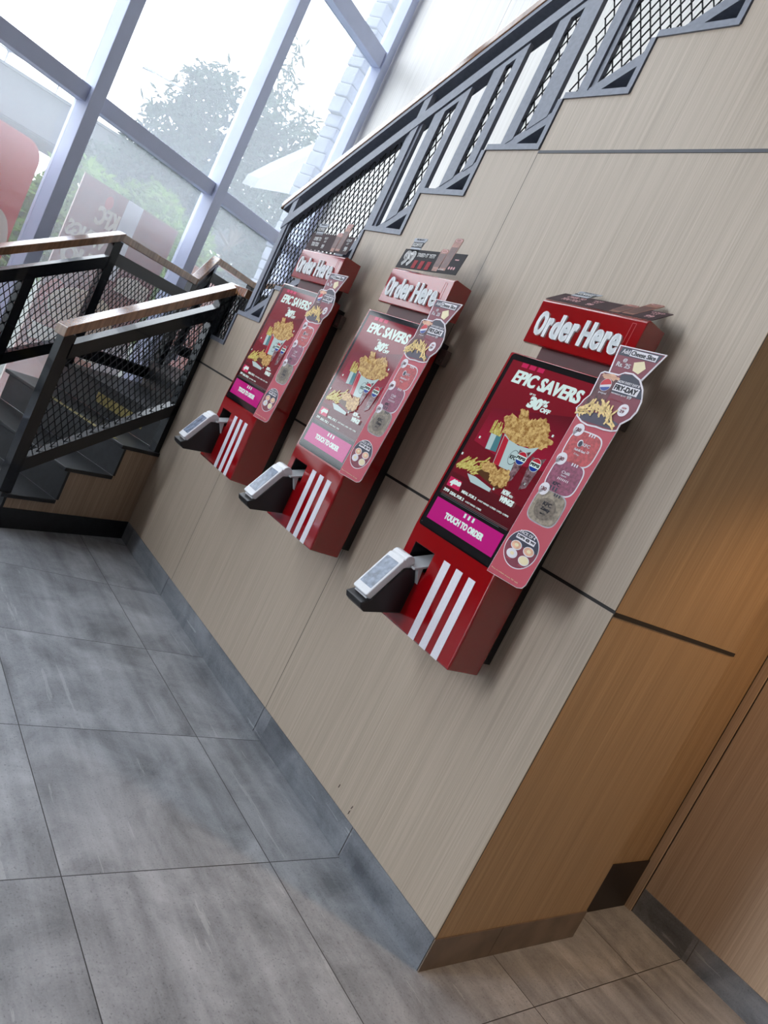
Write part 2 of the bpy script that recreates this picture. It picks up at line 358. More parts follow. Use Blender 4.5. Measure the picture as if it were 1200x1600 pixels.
# two small scuffs low on the panelling
mb = MB()
for pts in ([(-.4745, .117), (-.471, .122), (-.4705, .136), (-.4745, .130)], [(-.474, .140), (-.4715, .139), (-.468, .150), (-.471, .152)], [(-.563, .150), (-.559, .152), (-.558, .165), (-.562, .162)]):
    mb.prism([(x, -.0006, z) for x, z in pts], (0, .0006, 0))
mb.build('scuff_mark', plain('dark_scuff', (70, 58, 48), .7), wm)
mb = MB(); mb.box((-.08, .05, 0), (0, .775, 3.4)); mb.box((-.003, .0, 0), (0, .05, 3.4)); struct(mb, 'wall_side', M_side)
mb = MB(); mb.box((-.13, .775, 0), (-.08, 1.36, 3.4)); struct(mb, 'wall_recess', M_side)
mb = MB(); mb.box((-.078, .76, .0), (-.075, 1.262, .212)); struct(mb, 'baseboard_recess', M_kick)
mb = MB(); mb.box((-.045, 1.278, 0), (6.0, 1.36, 3.4)); struct(mb, 'wall_right', M_right)
mb = MB(); mb.box((-.08, 1.262, 0), (-.047, 1.30, 3.4)); struct(mb, 'trim_1', M_right)
mb = MB(); mb.box((-.0825, 1.256, 0), (-.0785, 1.262, 3.4)); struct(mb, 'trim_20', M_groove)
mb = MB(); mb.box((-.0495, 1.272, 0), (-.0445, 1.2785, 3.4)); struct(mb, 'trim_2', M_groove)
mb = MB(); mb.box((-5.75, 1.65, 0), (6, 1.75, HT)); struct(mb, 'wall_far', M_far)
mb = MB(); mb.box((6, -9, 0), (6.1, 1.36, HT)); struct(mb, 'wall_back_right', M_hall)
mb = MB(); mb.box((-1.2, -9.1, 0), (6, -9, HT)); struct(mb, 'wall_front', M_hall)
# stone skirting
mb = MB()
for x0, x1 in ((-2.95, -2.212), (-2.21, -1.082), (-1.08, -.427), (-.425, 0.0)): mb.box((x0, -.004, 0), (x1 - .002, .0, .106))
struct(mb, 'baseboard_main', M_base)
mb = MB()
for y0, y1 in ((-.004, .30), (.302, .775)): mb.box((0.0, y0, 0), (.004, y1, .106))
struct(mb, 'baseboard_side', plain('brown_grey_skirting', (112, 98, 86), .5, 0, .2, 9))
mb = MB(); mb.box((-.044, 1.272, 0), (.198, 1.278, .106)); mb.box((.2, 1.272, 0), (6, 1.278, .106)); struct(mb, 'baseboard_right', M_base)
# black grooves across the panelling
mb = MB(); mb.box((-3.02, -.002, 1.1105), (0, .0, 1.1195)); struct(mb, 'trim_3', M_groove)
mb = MB(); mb.box((-1.08, -.002, 2.340), (0, .0, 2.350)); struct(mb, 'trim_4', M_dgrey)
mb = MB(); mb.box((0.0, -.002, 1.1045), (.0025, .776, 1.1165)); struct(mb, 'trim_5', M_groove)
mb = MB(); mb.box((-.0008, -.0008, .0), (.0008, .0008, 3.4)); struct(mb, 'trim_6', M_groove)
# steel angle along the stepped top of the wall
mb = MB()
for k in range(10):
    mb.box((XK[k] - .004, -.006, ZK[k] - .004), (min(XK[k + 1] - .004, -.02), .055, ZK[k] + .018))
    if k < 9: mb.box((XK[k + 1] - .024, -.005, ZK[k] + .018), (XK[k + 1] - .004, .055, ZK[k + 1] - .004))
struct(mb, 'trim_7', M_steel)

# ------------------------------------------------------------------ glazed facade
DF = -4.5
def fbox(mb, s0, s1, d0, d1, z0, z1): mb.obox(SD(s0, d0, z0), U * (s1 - s0), N * (d1 - d0), ZV * (z1 - z0))
cs = [1.155 + 1.24 * k for k in range(-2, 2)]; t = 8
mb = MB(); fbox(mb, -5.1, cs[0] - .05, DF - .16, DF, 0, 3.2); fbox(mb, -8.4, -5.1, DF - .16, DF, 4.4, HT); fbox(mb, -8.4, -7.6, DF - .16, DF, 0, 4.4); fbox(mb, -7.6, -5.1, DF - .16, DF, 0, .45); fbox(mb, -5.1, -4.25, DF - .16, DF, 3.2, HT); struct(mb, 'wall_left', M_hall)
mb = MB(); fbox(mb, -4.25, cs[0] - .05, DF - .16, DF, 5.4, HT); tmp = struct(mb, 'trim_21', M_hall)
mb = MB(); fbox(mb, -4.25, cs[0] - .05, DF - .128, DF - .122, 3.2, 5.4); struct(mb, 'window_8', M_glass)
mb = MB(); fbox(mb, -7.6, -5.1, DF - .128, DF - .122, .45, 4.4); struct(mb, 'window_9', M_glass)
for c in cs:
    mb = MB(); fbox(mb, c - .05, c + .05, DF - .16, DF, 0, HT); struct(mb, 'trim_%d' % t, M_mull, bevel=.004); t += 1
mb = MB(); fbox(mb, 3.53, 3.62, DF - .16, DF - .02, 0, HT); struct(mb, 'trim_%d' % t, M_mull, bevel=.004)
edges = cs + [3.58]
for i in range(len(cs)):
    a, b = edges[i] + .05, edges[i + 1] - .05
    mb = MB(); fbox(mb, a, b, DF - .128, DF - .122, 0, HT); wdw = struct(mb, 'window_%d' % (i + 1), M_glass)
    for z0, z1 in ((0, .10), (2.262, 2.368), (4.13, 4.28), (6.0, 6.15)):
        mb = MB(); fbox(mb, a, b, DF - .15, DF - .04, z0, z1); struct(mb, 'transom', M_mull, parent=wdw, bevel=.003)

# ------------------------------------------------------------------ staircase behind and beside the wall
NB = -2.7165                                                     # near side of the lower flight
stair = empty('staircase', tuple(SD(.5, -3.2, 0)), 'black stone staircase turning up behind the wooden wall', 'staircase')
SH = stair.location
GO, RI, S1 = .2775, .182, .3135
def hexa(mb, s0, s1, d0, d1, z0, z1): mb.obox(SD(s0, d0, z0), U * (s1 - s0), N * (d1 - d0), ZV * (z1 - z0))
for k in range(3):
    mb = MB(); hexa(mb, S1 + GO * k - .025, S1 + GO * (k + 1), -3.86, NB + .012, RI * (k + 1) - .022, RI * (k + 1)); tr = mb.build('tread', M_tread, stair, .004, SH)
    if k == 2:
        mb = MB(); hexa(mb, S1 + GO * k - .024, S1 + GO * k + .012, -3.5, -2.80, RI * 3, RI * 3 + .0015); mb.build('safety_tape', M_tape, tr, 0, SH)
for k in range(4):
    mb = MB(); hexa(mb, S1 + GO * k, S1 + GO * k + .014, -3.84, NB + .006, RI * k, RI * (k + 1) - .022); rr = mb.build('riser', M_tread, stair, 0, SH)
    # black edging turned over the side of each riser
    if k == 3:
        mb = MB(); hexa(mb, S1 + GO * 3 - .002, S1 + GO * 3, -3.40, -2.95, .60, .66); mb.build('safety_tape', M_tape, rr, 0, SH)
# wood side below the lower flight
poly = [(S1, 0)]
for k in range(3): poly += [(S1 + GO * k + .004, RI * (k + 1) - .022), (S1 + GO * (k + 1) + .004, RI * (k + 1) - .022)]
poly.append((S1 + GO * 3 + .004, 0))
mb = MB(); mb.prism([SD(s, NB - .012, z) for s, z in poly], N * .012); mb.build('side_panel', M_step_side, stair, 0, SH)
mb = MB(); hexa(mb, S1, S1 + GO * 3 - .012, NB, NB + .006, 0, .106); mb.build('skirting', M_tread, stair, 0, SH)
# winders round the corner
piv = SD(1.165, NB - .03)
outer = [(-3.835, -.42), (-4.33, .28), (-4.62, .50), (-4.97, 1.02), (-5.35, 1.62), (-2.748, 1.62)]
def ray_out(ang):
    d = V((math.cos(ang), math.sin(ang))); best = None
    for i in range(len(outer) - 1):
        a = V(outer[i]); b = V(outer[i + 1]); e = b - a; den = d.x * e.y - d.y * e.x
        if abs(den) < 1e-9: continue
        q = a - V((piv.x, piv.y)); tt = (q.x * e.y - q.y * e.x) / den; ss = (q.x * d.y - q.y * d.x) / den
        if tt > 0 and -1e-6 <= ss <= 1 + 1e-6: best = (tt, i, (piv.x + d.x * tt, piv.y + d.y * tt))
    return best
angs = [math.radians(202.4 - .6), math.radians(171), math.radians(143), math.radians(117), math.radians(88)]
for k in range(4):
    z1 = RI * (k + 4); a = ray_out(angs[k]); b = ray_out(angs[k + 1])
    if k == 0: a = (0, 0, (outer[0][0], outer[0][1]))
    if b is None: b = (0, 4, outer[5])
    pts = [(piv.x, piv.y), a[2]] + [outer[i] for i in range(a[1] + 1, b[1] + 1)] + [b[2]]
    mb = MB(); mb.prism([(x, y, z1 - .022) for x, y in pts], (0, 0, .022)); mb.build('tread', M_tread, stair, 0, SH)
    if k:
        mb = MB(); p = V((piv.x, piv.y, z1 - RI)); q = V((a[2][0], a[2][1], z1 - RI)); e = (q - p).normalized().cross(ZV) * .014
        mb.prism([p, q, q + e, p + e], (0, 0, RI - .022)); mb.build('riser', M_tread, stair, 0, SH)
# upper flight along the back of the wall
for k in range(10):
    mb = MB(); mb.box((XK[k] - .02 if k else -2.98, .06, ZK[k] - .03), (min(XK[k + 1], -.14), 1.62, ZK[k] - .008)); mb.build('tread', M_tread, stair, 0, SH)
    if k: mb = MB(); mb.box((XK[k], .06, ZK[k - 1] - .008), (XK[k] + .014, 1.62, ZK[k] - .03)); mb.build('riser', M_tread, stair, 0, SH)

# ------------------------------------------------------------------ railings
def sloped(mb, d, s0, s1, zt, sl, h, w=.05):
    """rail along the lower flight: zt + sl*s is its top"""
    mb.beam(SD(s0, d, zt + sl * s0 - h / 2), SD(s1, d, zt + sl * s1 - h / 2), N, w, h)
def spost(mb, s, d, z0, z1, w=.055, dw=.05): mb.obox(SD(s - w / 2, d - dw / 2, z0), U * w, N * dw, ZV * (z1 - z0))
def slope_wire(mb, d, s0, s1, b0, t0, sl):
    wire(mb, SD(0, d, 0), U, [(s0, b0 + sl * s0), (s1, b0 + sl * s1), (s1, t0 + sl * s1), (s0, t0 + sl * s0)])
# near side of the lower flight
r = empty('stair_railing', tuple(SD(.31, NB - .03, .18)), 'nearest black mesh railing with a wooden handrail, rising beside the lower steps', 'railing')
h = r.location; D1 = NB - .03
mb = MB(); sloped(mb, D1, .272, 1.165, .852, .635, .05, .084); mb.build('handrail', M_hand, r, .004, h)
mb = MB(); mb.box((-2.985, .012, 1.535), (-2.79, .072, 1.585)); mb.build('handrail', M_hand, r, .004, h)
mb = MB(); sloped(mb, D1, .34, 1.10, .741, .635, .075, .06); mb.build('top_rail', M_black, r, 0, h)
mb = MB(); sloped(mb, D1, .33, 1.13, .146, .640, .075); mb.build('bottom_rail', M_black, r, 0, h)
mb = MB(); spost(mb, .315, D1, RI, .852 + .635 * .31 - .05, .062); mb.build('post', M_black, r, 0, h)
mb = MB(); spost(mb, 1.112, D1, RI * 3, .852 + .635 * 1.112 - .05, .055); mb.build('post', M_black, r, 0, h)
mb = MB(); slope_wire(mb, D1, .345, 1.09, .146, .67, .637); mb.build('mesh_panel', M_mesh, r, 0, h)
mb = MB(); mb.box((-3.0, .02, .62), (-2.97, .05, 1.56)); mb.build('post', M_black, r, 0, h)
mb = MB(); wire(mb, (0, .03, 0), XV, [(-2.97, 1.27), (-2.70, 1.27), (-2.70, 1.53), (-2.97, 1.53)]); mb.build('mesh_panel', M_mesh, r, 0, h)
# far side of the lower flight
r = empty('stair_railing', tuple(SD(.65, -3.7, .5)), 'far black mesh railing of the lower steps, its rail bending level at a post', 'railing')
h = r.location; D2 = -3.7
mb = MB(); sloped(mb, D2, -.75, 1.10, .946, .59, .05, .078); mb.build('handrail', M_hand, r, .004, h)
mb = MB(); sloped(mb, D2, -.75, 1.07, .802, .59, .078); mb.build('top_rail', M_black, r, 0, h)
mb = MB(); sloped(mb, D2, -.75, 1.07, .262, .59, .075); mb.build('bottom_rail', M_black, r, 0, h)
for s in (-.3, .65, 1.085):
    mb = MB(); spost(mb, s, D2, (.19 + .59 * s) if s < 1 else .70, .946 + .59 * s - (.05 if s > 1 or s < 0 else .2), .058); mb.build('post', M_black, r, 0, h)
for s0, s1 in ((-.27, .62), (.68, 1.056)):
    mb = MB(); slope_wire(mb, D2, s0, s1, .262, .724, .59); mb.build('mesh_panel', M_mesh, r, 0, h)
# round the winders
pts = [V((-3.836, -.404, 1.589)), V((-4.311, .2936, 1.589)), V((-4.61, .50, 1.822)), V((-4.95, 1.0, 1.822)), V((-5.30, 1.60, 2.05))]
r = empty('stair_railing', (-4.31, .29, .9), 'black mesh railing stepping up round the turn of the stair, against the windows', 'railing')
h = r.location
for i in range(4):
    p, q = pts[i], pts[i + 1]; e = V((q.x - p.x, q.y - p.y, 0)); ln = e.length; e.normalize(); sd = e.cross(ZV); dz = q.z - p.z
    mb = MB(); mb.beam(p - ZV * .025, q - ZV * .025, sd, .06, .05); mb.build('handrail', M_hand, r, .004, h)
    mb = MB(); mb.beam(p - ZV * .158, q - ZV * .158, sd, .045, .075); mb.build('top_rail', M_black, r, 0, h)
    mb = MB(); mb.beam(p - ZV * .77, q - ZV * .77, sd, .045, .08); mb.build('bottom_rail', M_black, r, 0, h)
    mb = MB(); wire(mb, V((p.x, p.y, 0)), e, [(.03, p.z - .73), (ln - .03, q.z - .73), (ln - .03, q.z - .195), (.03, p.z - .195)]); mb.build('mesh_panel', M_mesh, r, 0, h)
    mb = MB(); mb.obox(q - e * .03 - sd * .025 - ZV * .86, e * .06, sd * .05, ZV * (.82)); mb.build('post', M_black, r, 0, h)

# along the upper flight, standing on the wall
K = .6558
def up(mb, x0, x1, zp0, zp1, y0, y1):
    mb.prism([(x0, y0, zp0 + K * x0), (x1, y0, zp0 + K * x1), (x1, y0, zp1 + K * x1), (x0, y0, zp1 + K * x0)], (0, y1 - y0, 0))
def upwire(mb, x0, x1, zb, zt, y=.03):
    wire(mb, (0, y, 0), XV, [(x0, zb + K * x0), (x1, zb + K * x1), (x1, zt + K * x1), (x0, zt + K * x0)])
r = empty('stair_railing', (-1.9, .03, 2.0), 'long grey steel railing climbing the stepped top of the wooden wall', 'railing')
h = r.location
mb = MB(); up(mb, -2.80, 1.0, 3.872, 3.912, -.004, .058); mb.build('handrail', M_hand, r, .004, h)
mb = MB(); up(mb, -2.77, 1.0, 3.850, 3.872, .0, .054); mb.build('top_plate', M_steel, r, 0, h)
mb = MB(); up(mb, -2.71, 1.0, 3.71, 3.765, .0, .044); mb.build('top_rail', M_steel, r, 0, h)
mb = MB(); up(mb, -2.71, 1.0, 3.182, 3.226, .006, .066); mb.build('bottom_rail', M_steel, r, 0, h)
for x, lo in ((-2.70, 3.24), (-1.928, 3.19), (-1.04, 3.19), (-.16, 3.19)):
    mb = MB(); up(mb, x, x + .042, lo, 3.852, .003, .026); mb.build('post', M_steel, r, 0, h)
for x0, x1 in ((-2.66, -1.925), (-1.098, -1.03), (-.985, -.165)):
    mb = MB(); upwire(mb, x0, x1, 3.226, 3.71, .02); mb.build('mesh_panel', M_mesh, r, 0, h)
for x0, x1 in ((-2.656, -2.64), (-1.95, -1.93), (-1.885, -1.868), (-.995, -.975)):
    mb = MB(); up(mb, x0, x1, 3.226, 3.71, .010, .028); mb.build('panel_frame', M_steel, r, 0, h)
for a, b, c, d in ((-1.805, -1.745, -1.682, -1.638), (-1.548, -1.488, -1.448, -1.405), (-1.302, -1.252, -1.205, -1.130)):
    mb = MB(); up(mb, a, b, 3.22, 3.70, .004, .022); up(mb, c, d, 3.22, 3.70, .004, .022); up(mb, b, c, 3.672, 3.70, .004, .022); fr = mb.build('slat_frame', M_steel, r, 0, h)
    mb = MB(); upwire(mb, b, c, 3.222, 3.672, .014); mb.build('mesh_strip', M_mesh, fr, 0, h)

# ------------------------------------------------------------------ window posters
def print_mat(name, c, c2=None, sc=12, see=.12):
    m, nt, b = nodes(name); L = nt.links.new
    tc = nn(nt, 'ShaderNodeTexCoord'); nz = nn(nt, 'ShaderNodeTexNoise', inp={'Scale': sc, 'Detail': 3}); L(tc.outputs['Object'], nz.inputs['Vector'])
    r = nn(nt, 'ShaderNodeValToRGB'); r.color_ramp.elements[0].color = lin(c) + (1,); r.color_ramp.elements[1].color = lin(c2 or c) + (1,)
    r.color_ramp.elements[0].position = .35; r.color_ramp.elements[1].position = .65; L(nz.outputs[0], r.inputs[0])
    df = nn(nt, 'ShaderNodeBsdfDiffuse'); tl = nn(nt, 'ShaderNodeBsdfTranslucent'); mx = nn(nt, 'ShaderNodeMixShader', inp={0: see})
    L(r.outputs[0], df.inputs[0]); L(r.outputs[0], tl.inputs[0]); L(df.outputs[0], mx.inputs[1]); L(tl.outputs[0], mx.inputs[2]); L(mx.outputs[0], nt.nodes['Material Output'].inputs[0]); return m
P_red = print_mat('poster_faded_red', (208, 84, 74)); P_mar = print_mat('poster_brown_red', (146, 84, 80), (130, 74, 72)); P_cream = print_mat('poster_cream', (246, 232, 208)); P_food = print_mat('poster_food_tan', (220, 158, 124), (190, 104, 84), 9)
P_white = print_mat('poster_white', (235, 232, 232)); P_bun = print_mat('poster_bun', (236, 206, 170), (216, 172, 134), 6); P_orange = print_mat('poster_orange', (226, 150, 126), (212, 122, 106), 5); P_back = print_mat('poster_board', (226, 216, 212), None, 12, .9)
DP = -4.95; KS = 1.0507; SCAM = -1.894
def PG():
    g = G(SD(SCAM - SCAM * KS, DP, 1.3 - 1.3 * KS), U, ZV); g.ex = U * KS; g.ey = ZV * KS; return g
def board(g, pts, name, mat, parent, th=.012):
    mb = MB(); mb.prism([g.P(a, b, 0) - g.n * .001 for a, b in pts], -g.n * th); return mb.build(name, mat, parent, 0, parent.location)
def rounded(a0, b0, a1, b1, r, corners='tr tl br bl'):
    out = []
    for cx, cy, t, nm in ((a1 - r, b0 + r, -90, 'br'), (a1 - r, b1 - r, 0, 'tr'), (a0 + r, b1 - r, 90, 'tl'), (a0 + r, b0 + r, 180, 'bl')):
        if nm in corners: out += [(cx + r * math.cos(math.radians(t + i * 15)), cy + r * math.sin(math.radians(t + i * 15))) for i in range(7)]
        else: out.append({'br': (a1, b0), 'tr': (a1, b1), 'tl': (a0, b1), 'bl': (a0, b0)}[nm])
    return out
# the middle poster, read from behind
p = empty('window_poster', tuple(SD(1.86, DP, .12)), 'brown-red poster with mirrored lettering between the two window posts, seen from behind', 'poster', 'posters outside the windows')
g = PG()
pts = [(1.40, .12), (2.33, .12), (2.33, 1.90), (1.40, 1.90)]; board(g, pts, 'panel', P_back, p)
g.poly(pts, P_mar, 1); g.rect(1.80, 1.30, 1.95, 1.90, P_white, 2); g.ell(1.66, 1.80, .035, .05, P_red, 2)
g.text('KFC', 1.79, 1.62, 1.60, 1.76, P_cream, 3, .03); g.text('WINGS', 1.76, 1.46, 1.42, 1.57, P_cream, 3, .03); g.text('UO', 1.70, 1.27, 1.45, 1.41, P_cream, 3, .04)
g.rag([(1.98, 1.24), (2.28, 1.24), (2.30, 1.36), (2.12, 1.40), (1.98, 1.34)], P_cream, 3, .01, 4, 3)
g.rect(1.40, .12, 2.33, .62, P_orange, 2); g.ell(1.78, .80, .34, .32, P_food, 3); g.ell(1.80, .98, .30, .17, P_bun, 4); g.rag([(1.46, .66), (2.1, .64), (2.12, .76), (1.45, .78)], P_cream, 4, .015, 6, 5); g.ell(2.2, .72, .16, .2, P_white, 3)
g.ell(1.52, 1.0, .10, .14, P_red, 3)
g.build('print', p, p.location)
p = empty('window_poster', tuple(SD(.4, DP, .12)), 'faded red poster with a rounded corner at the left edge, behind the first window post', 'poster', 'posters outside the windows')
g = PG()
pts = rounded(-.02, .12, 1.075, 1.89, .12, 'tr'); board(g, pts, 'panel', P_back, p)
g.poly(pts, P_red, 1); g.ell(.93, 1.18, .14, .22, P_cream, 2); g.ell(.62, 1.05, .2, .3, P_bun, 3); g.rect(.0, 1.55, .80, 1.75, P_cream, 2); g.rect(0, .12, 1.0, .6, P_orange, 2)
g.build('print', p, p.location)
p = empty('window_poster', tuple(SD(2.9, DP, .12)), 'low brown poster right of the second window post, half hidden by the stair rail', 'poster', 'posters outside the windows')
g = PG()
pts = [(2.50, .12), (3.15, .12), (3.15, 1.72), (2.50, 1.74)]; board(g, pts, 'panel', P_back, p); g.poly(pts, P_food, 1); g.rect(2.5, .3, 3.15, 1.3, P_orange, 2); g.build('print', p, p.location)

# ------------------------------------------------------------------ outside
mb = MB(); mb.prism([tuple(SD(-40, -4.68, -.15)), tuple(SD(40, -4.68, -.15)), tuple(SD(40, -60, -.15)), tuple(SD(-40, -60, -.15))], (0, 0, -.1)); struct(mb, 'ground', M_pave)
P_conc = plain('flyover_concrete', (60, 63, 68), .85, 0, .08, 1.2)
f = empty('flyover', (-27, 4, 0), 'grey concrete flyover in the distance behind the left window', 'bridge')
mb = MB(); mb.box((-28.5, -30, 4.15), (-25.0, 34, 5.42)); mb.build('deck', P_conc, f, 0, f.location)
mb = MB(); mb.box((-25.06, -30, 5.42), (-24.9, 34, 5.5)); mb.box((-24.98, -30, 4.2), (-24.9, 34, 4.35)); mb.build('parapet_edge', P_conc, f, 0, f.location)
mb = MB()
for y in range(-8, 8, 2): mb.tube((-25.0, y, 5.5), (-25.0, y, 5.86), .02, n=6)
mb.tube((-25.0, -30, 5.84), (-25.0, 34, 5.84), .02, n=6); mb.tube((-25.0, -30, 5.68), (-25.0, 34, 5.68), .014, n=6); mb.build('guard_rail', M_steel, f, 0, f.location)
for y in (-16, 0, 16):
    mb = MB(); mb.tube((-26.7, y + 8, -.15), (-26.7, y + 8, 4.15), .6, n=16); mb.build('pier', P_conc, f, 0, f.location)
f = empty('street_lamp', (-22, 4.75, -.15), 'slim street lamp with a flat head over the road, beside the big tree', 'street lamp')
mb = MB(); mb.tube((-22, 4.75, -.15), (-22, 4.75, 7.1), .07, .05, 8); mb.build('pole', M_steel, f, 0, f.location)
mb = MB(); mb.tube((-22, 4.75, 7.1), (-22, 3.6, 6.98), .03, n=6); mb.build('arm', M_steel, f, 0, f.location)
mb = MB(); mb.obox((-22.1, 3.22, 6.88), (.2, 0, 0), (0, .36, .07), (0, 0, .06)); mb.build('lamp_head', M_steel, f, .01, f.location)
f = empty('street_lamp', (-27, 1.0, 5.4), 'short lamp standing on the flyover edge at the far left', 'street lamp')
mb = MB(); mb.tube((-25.6, .62, 5.42), (-25.6, .62, 6.4), .025, n=6); mb.build('pole', M_steel, f, 0, f.location)
mb = MB(); mb.box((-25.66, .56, 5.9), (-25.54, .68, 6.1)); mb.build('lamp_head', M_steel, f, 0, f.location)
# white canopy
M_can = plain('white_canopy', (112, 116, 122), .6)
cn = empty('canopy', tuple(SD(6.2, -7.1, -.15)), 'white sloping canopy outside, just left of the stone-clad pier', 'canopy')
mb = MB(); mb.prism([SD(5.13, -7, 3.31), SD(5.40, -7, 3.62), SD(6.35, -7, 4.62), SD(6.35, -7, 4.2), SD(5.95, -7, 3.50), SD(5.10, -7, 3.17)], -N * .22); mb.build('roof', M_can, cn, 0, cn.location)
mb = MB(); mb.tube(SD(6.25, -7.1, -.15), SD(6.25, -7.1, 4.2), .05); mb.build('post', M_steel, cn, 0, cn.location)
# stone-clad pier beside the last window post
M_stone = plain('rough_stone', (140, 146, 162), .85, 0, .16, 14, bump=.4)
mb = MB(); rs = random.Random(4); z = -.15
while z < 5.6:
    hh = rs.uniform(.09, .17); s = 3.60 + rs.uniform(-.03, .03)
    fbox(mb, s, s + .75, -4.98, -4.80 + rs.uniform(-.02, .02), z, z + hh - .006); z += hh
tag(mb.build('stone_pier', M_stone, None, .012), 'pale rough stone pier outside the last window', 'pier')

def leafmat(name, c, c2):
    m, nt, b = nodes(name); L = nt.links.new
    oi = nn(nt, 'ShaderNodeNewGeometry'); nz = nn(nt, 'ShaderNodeTexNoise', inp={'Scale': 5.0}); L(oi.outputs['Position'], nz.inputs['Vector'])
    r = nn(nt, 'ShaderNodeValToRGB'); r.color_ramp.elements[0].color = lin(c) + (1,); r.color_ramp.elements[1].color = lin(c2) + (1,); r.color_ramp.elements[0].position = .35; r.color_ramp.elements[1].position = .65; L(nz.outputs[0], r.inputs[0])
    df = nn(nt, 'ShaderNodeBsdfDiffuse'); tl = nn(nt, 'ShaderNodeBsdfTranslucent'); mx = nn(nt, 'ShaderNodeMixShader', inp={0: .35}); L(r.outputs[0], df.inputs[0]); L(r.outputs[0], tl.inputs[0]); L(df.outputs[0], mx.inputs[1]); L(tl.outputs[0], mx.inputs[2]); L(mx.outputs[0], nt.nodes['Material Output'].inputs[0]); return m
M_l1 = leafmat('grey_green_leaf', (40, 56, 48), (60, 78, 66)); M_l2 = leafmat('fresh_green_leaf', (78, 110, 50), (108, 134, 68)); M_bark = plain('grey_bark', (96, 88, 80), .9)
def leaves(blobs, dens, lw, ll, seed):
    mb = MB(); mb.keep = True; rr = random.Random(seed)
    for (c, rx, ry, rz) in blobs:
        for _ in range(int(dens * 3.4 * rx * ry * rz * 4)):
            while True:
                x, y, z = (rr.uniform(-1, 1) for _ in range(3)); q = x * x + y * y + z * z
                if .12 < q < 1: break
            p = V(c) + V((x * rx, y * ry, z * rz)); a = V((rr.gauss(0, 1), rr.gauss(0, 1), rr.gauss(-.35, .8))).normalized(); s = a.orthogonal().normalized(); s.rotate(Matrix.Rotation(rr.uniform(0, 6.28), 3, a)); k = rr.uniform(.6, 1.25)
            mb.add([p, p + a * ll * k * .45 + s * lw * k, p + a * ll * k, p + a * ll * k * .45 - s * lw * k], [(0, 1, 2, 3)])
    return mb
def tree(base, blobs, mat, label, dens, lw=.026, ll=.19, seed=1, trunk=.11, name='tree', cat='tree', group=None):
    t = empty(name, base, label, cat, group); b = V(base)
    mb = MB(); top = V(blobs[0][0]); mid = b + (top - b) * .45; mid += V((.08, -.05, 0)); mb.tube(b, mid, trunk, trunk * .75, 9); mb.tube(mid, top, trunk * .75, trunk * .25, 9); mb.build('trunk', M_bark, t, 0, b)
    mb = MB()
    for c, *_ in blobs[1:]: mb.tube(mid + (top - mid) * .3, c, trunk * .35, trunk * .1, 6)
    if len(blobs) > 1: mb.build('branches', M_bark, t, 0, b)
    leaves(blobs, dens, lw, ll, seed).build('foliage', mat, t, 0, b); return t
def T(s, z, d=-9.5): return tuple(SD(s, d, z))
tree(T(5.9, -.15), [(T(6.05, 4.15), .45, .45, .75), (T(5.75, 4.4), .3, .35, .42), (T(6.15, 4.75), .26, .3, .3), (T(5.45, 3.75), .32, .4, .4), (T(6.4, 3.6), .45, .5, .5), (T(5.9, 3.3), .7, .6, .45), (T(5.3, 3.1), .4, .4, .4), (T(4.75, 2.75), .32, .35, .2)], M_l1, 'tall feathery tree behind the middle window bay', 620, seed=3)
tree(T(7.5, -.15, -9.6), [(T(7.75, 4.55, -9.6), .55, .55, .6), (T(7.3, 5.35, -9.6), .22, .25, .5), (T(7.25, 5.95, -9.6), .13, .16, .3), (T(8.1, 5.35, -9.6), .22, .25, .22), (T(7.1, 4.6, -9.6), .35, .4, .55), (T(8.3, 4.3, -9.6), .5, .5, .5), (T(7.3, 3.6, -9.6), .7, .5, .6), (T(8.2, 3.3, -9.6), .6, .5, .5), (T(6.75, 3.1, -9.6), .4, .5, .5)], M_l1, 'tall slender tree behind the third window bay, topped by a thin spike of leaves', 600, seed=5)
tree(T(9.4, -.15, -10.5), [(T(9.7, 5.3, -10.5), .5, .5, .7), (T(10.2, 5.0, -10.5), .6, .6, .8), (T(9.5, 4.4, -10.5), .6, .6, .6)], M_l1, 'small tree showing beside the stone pier above the canopy', 520, seed=8)
def bush(s, d, z, rx, rz, mat, label, seed, dens=700, lw=.03, ll=.15):
    b = V(SD(s, d, -.15)); t = empty('bush', tuple(b), label, 'bush', 'shrubs outside the windows')
    mb = MB(); mb.tube(b, SD(s, d, z), .05, .02, 7); mb.build('stem', M_bark, t, 0, b)
    leaves([(SD(s, d, z), rx, rx * .8, rz), (SD(s + rx * .5, d, z - rz * .3), rx * .7, rx * .7, rz * .8), (SD(s - rx * .6, d, z - rz * .35), rx * .7, rx * .7, rz * .75)], dens, lw, ll, seed).build('foliage', mat, t, 0, b)
bush(4.3, -8.9, 1.75, .75, .85, M_l2, 'light green bush above the top of the middle poster, left part', 11)
bush(5.5, -9.1, 2.0, .8, .9, M_l2, 'light green bush behind the tall feathery tree', 12)
bush(6.5, -9.3, 1.7, .8, 1.1, M_l2, 'green bush left of the second window post', 13)
bush(7.6, -9.0, 1.7, .75, 1.15, M_l1, 'grey-green bush right of the second window post, low in the bay', 14)
bush(8.7, -9.2, 2.0, .9, 1.25, M_l1, 'grey-green bush below the white canopy', 15)
bush(3.2, -8.9, 1.2, .7, .8, M_l2, 'light green bush behind the first window post', 16)

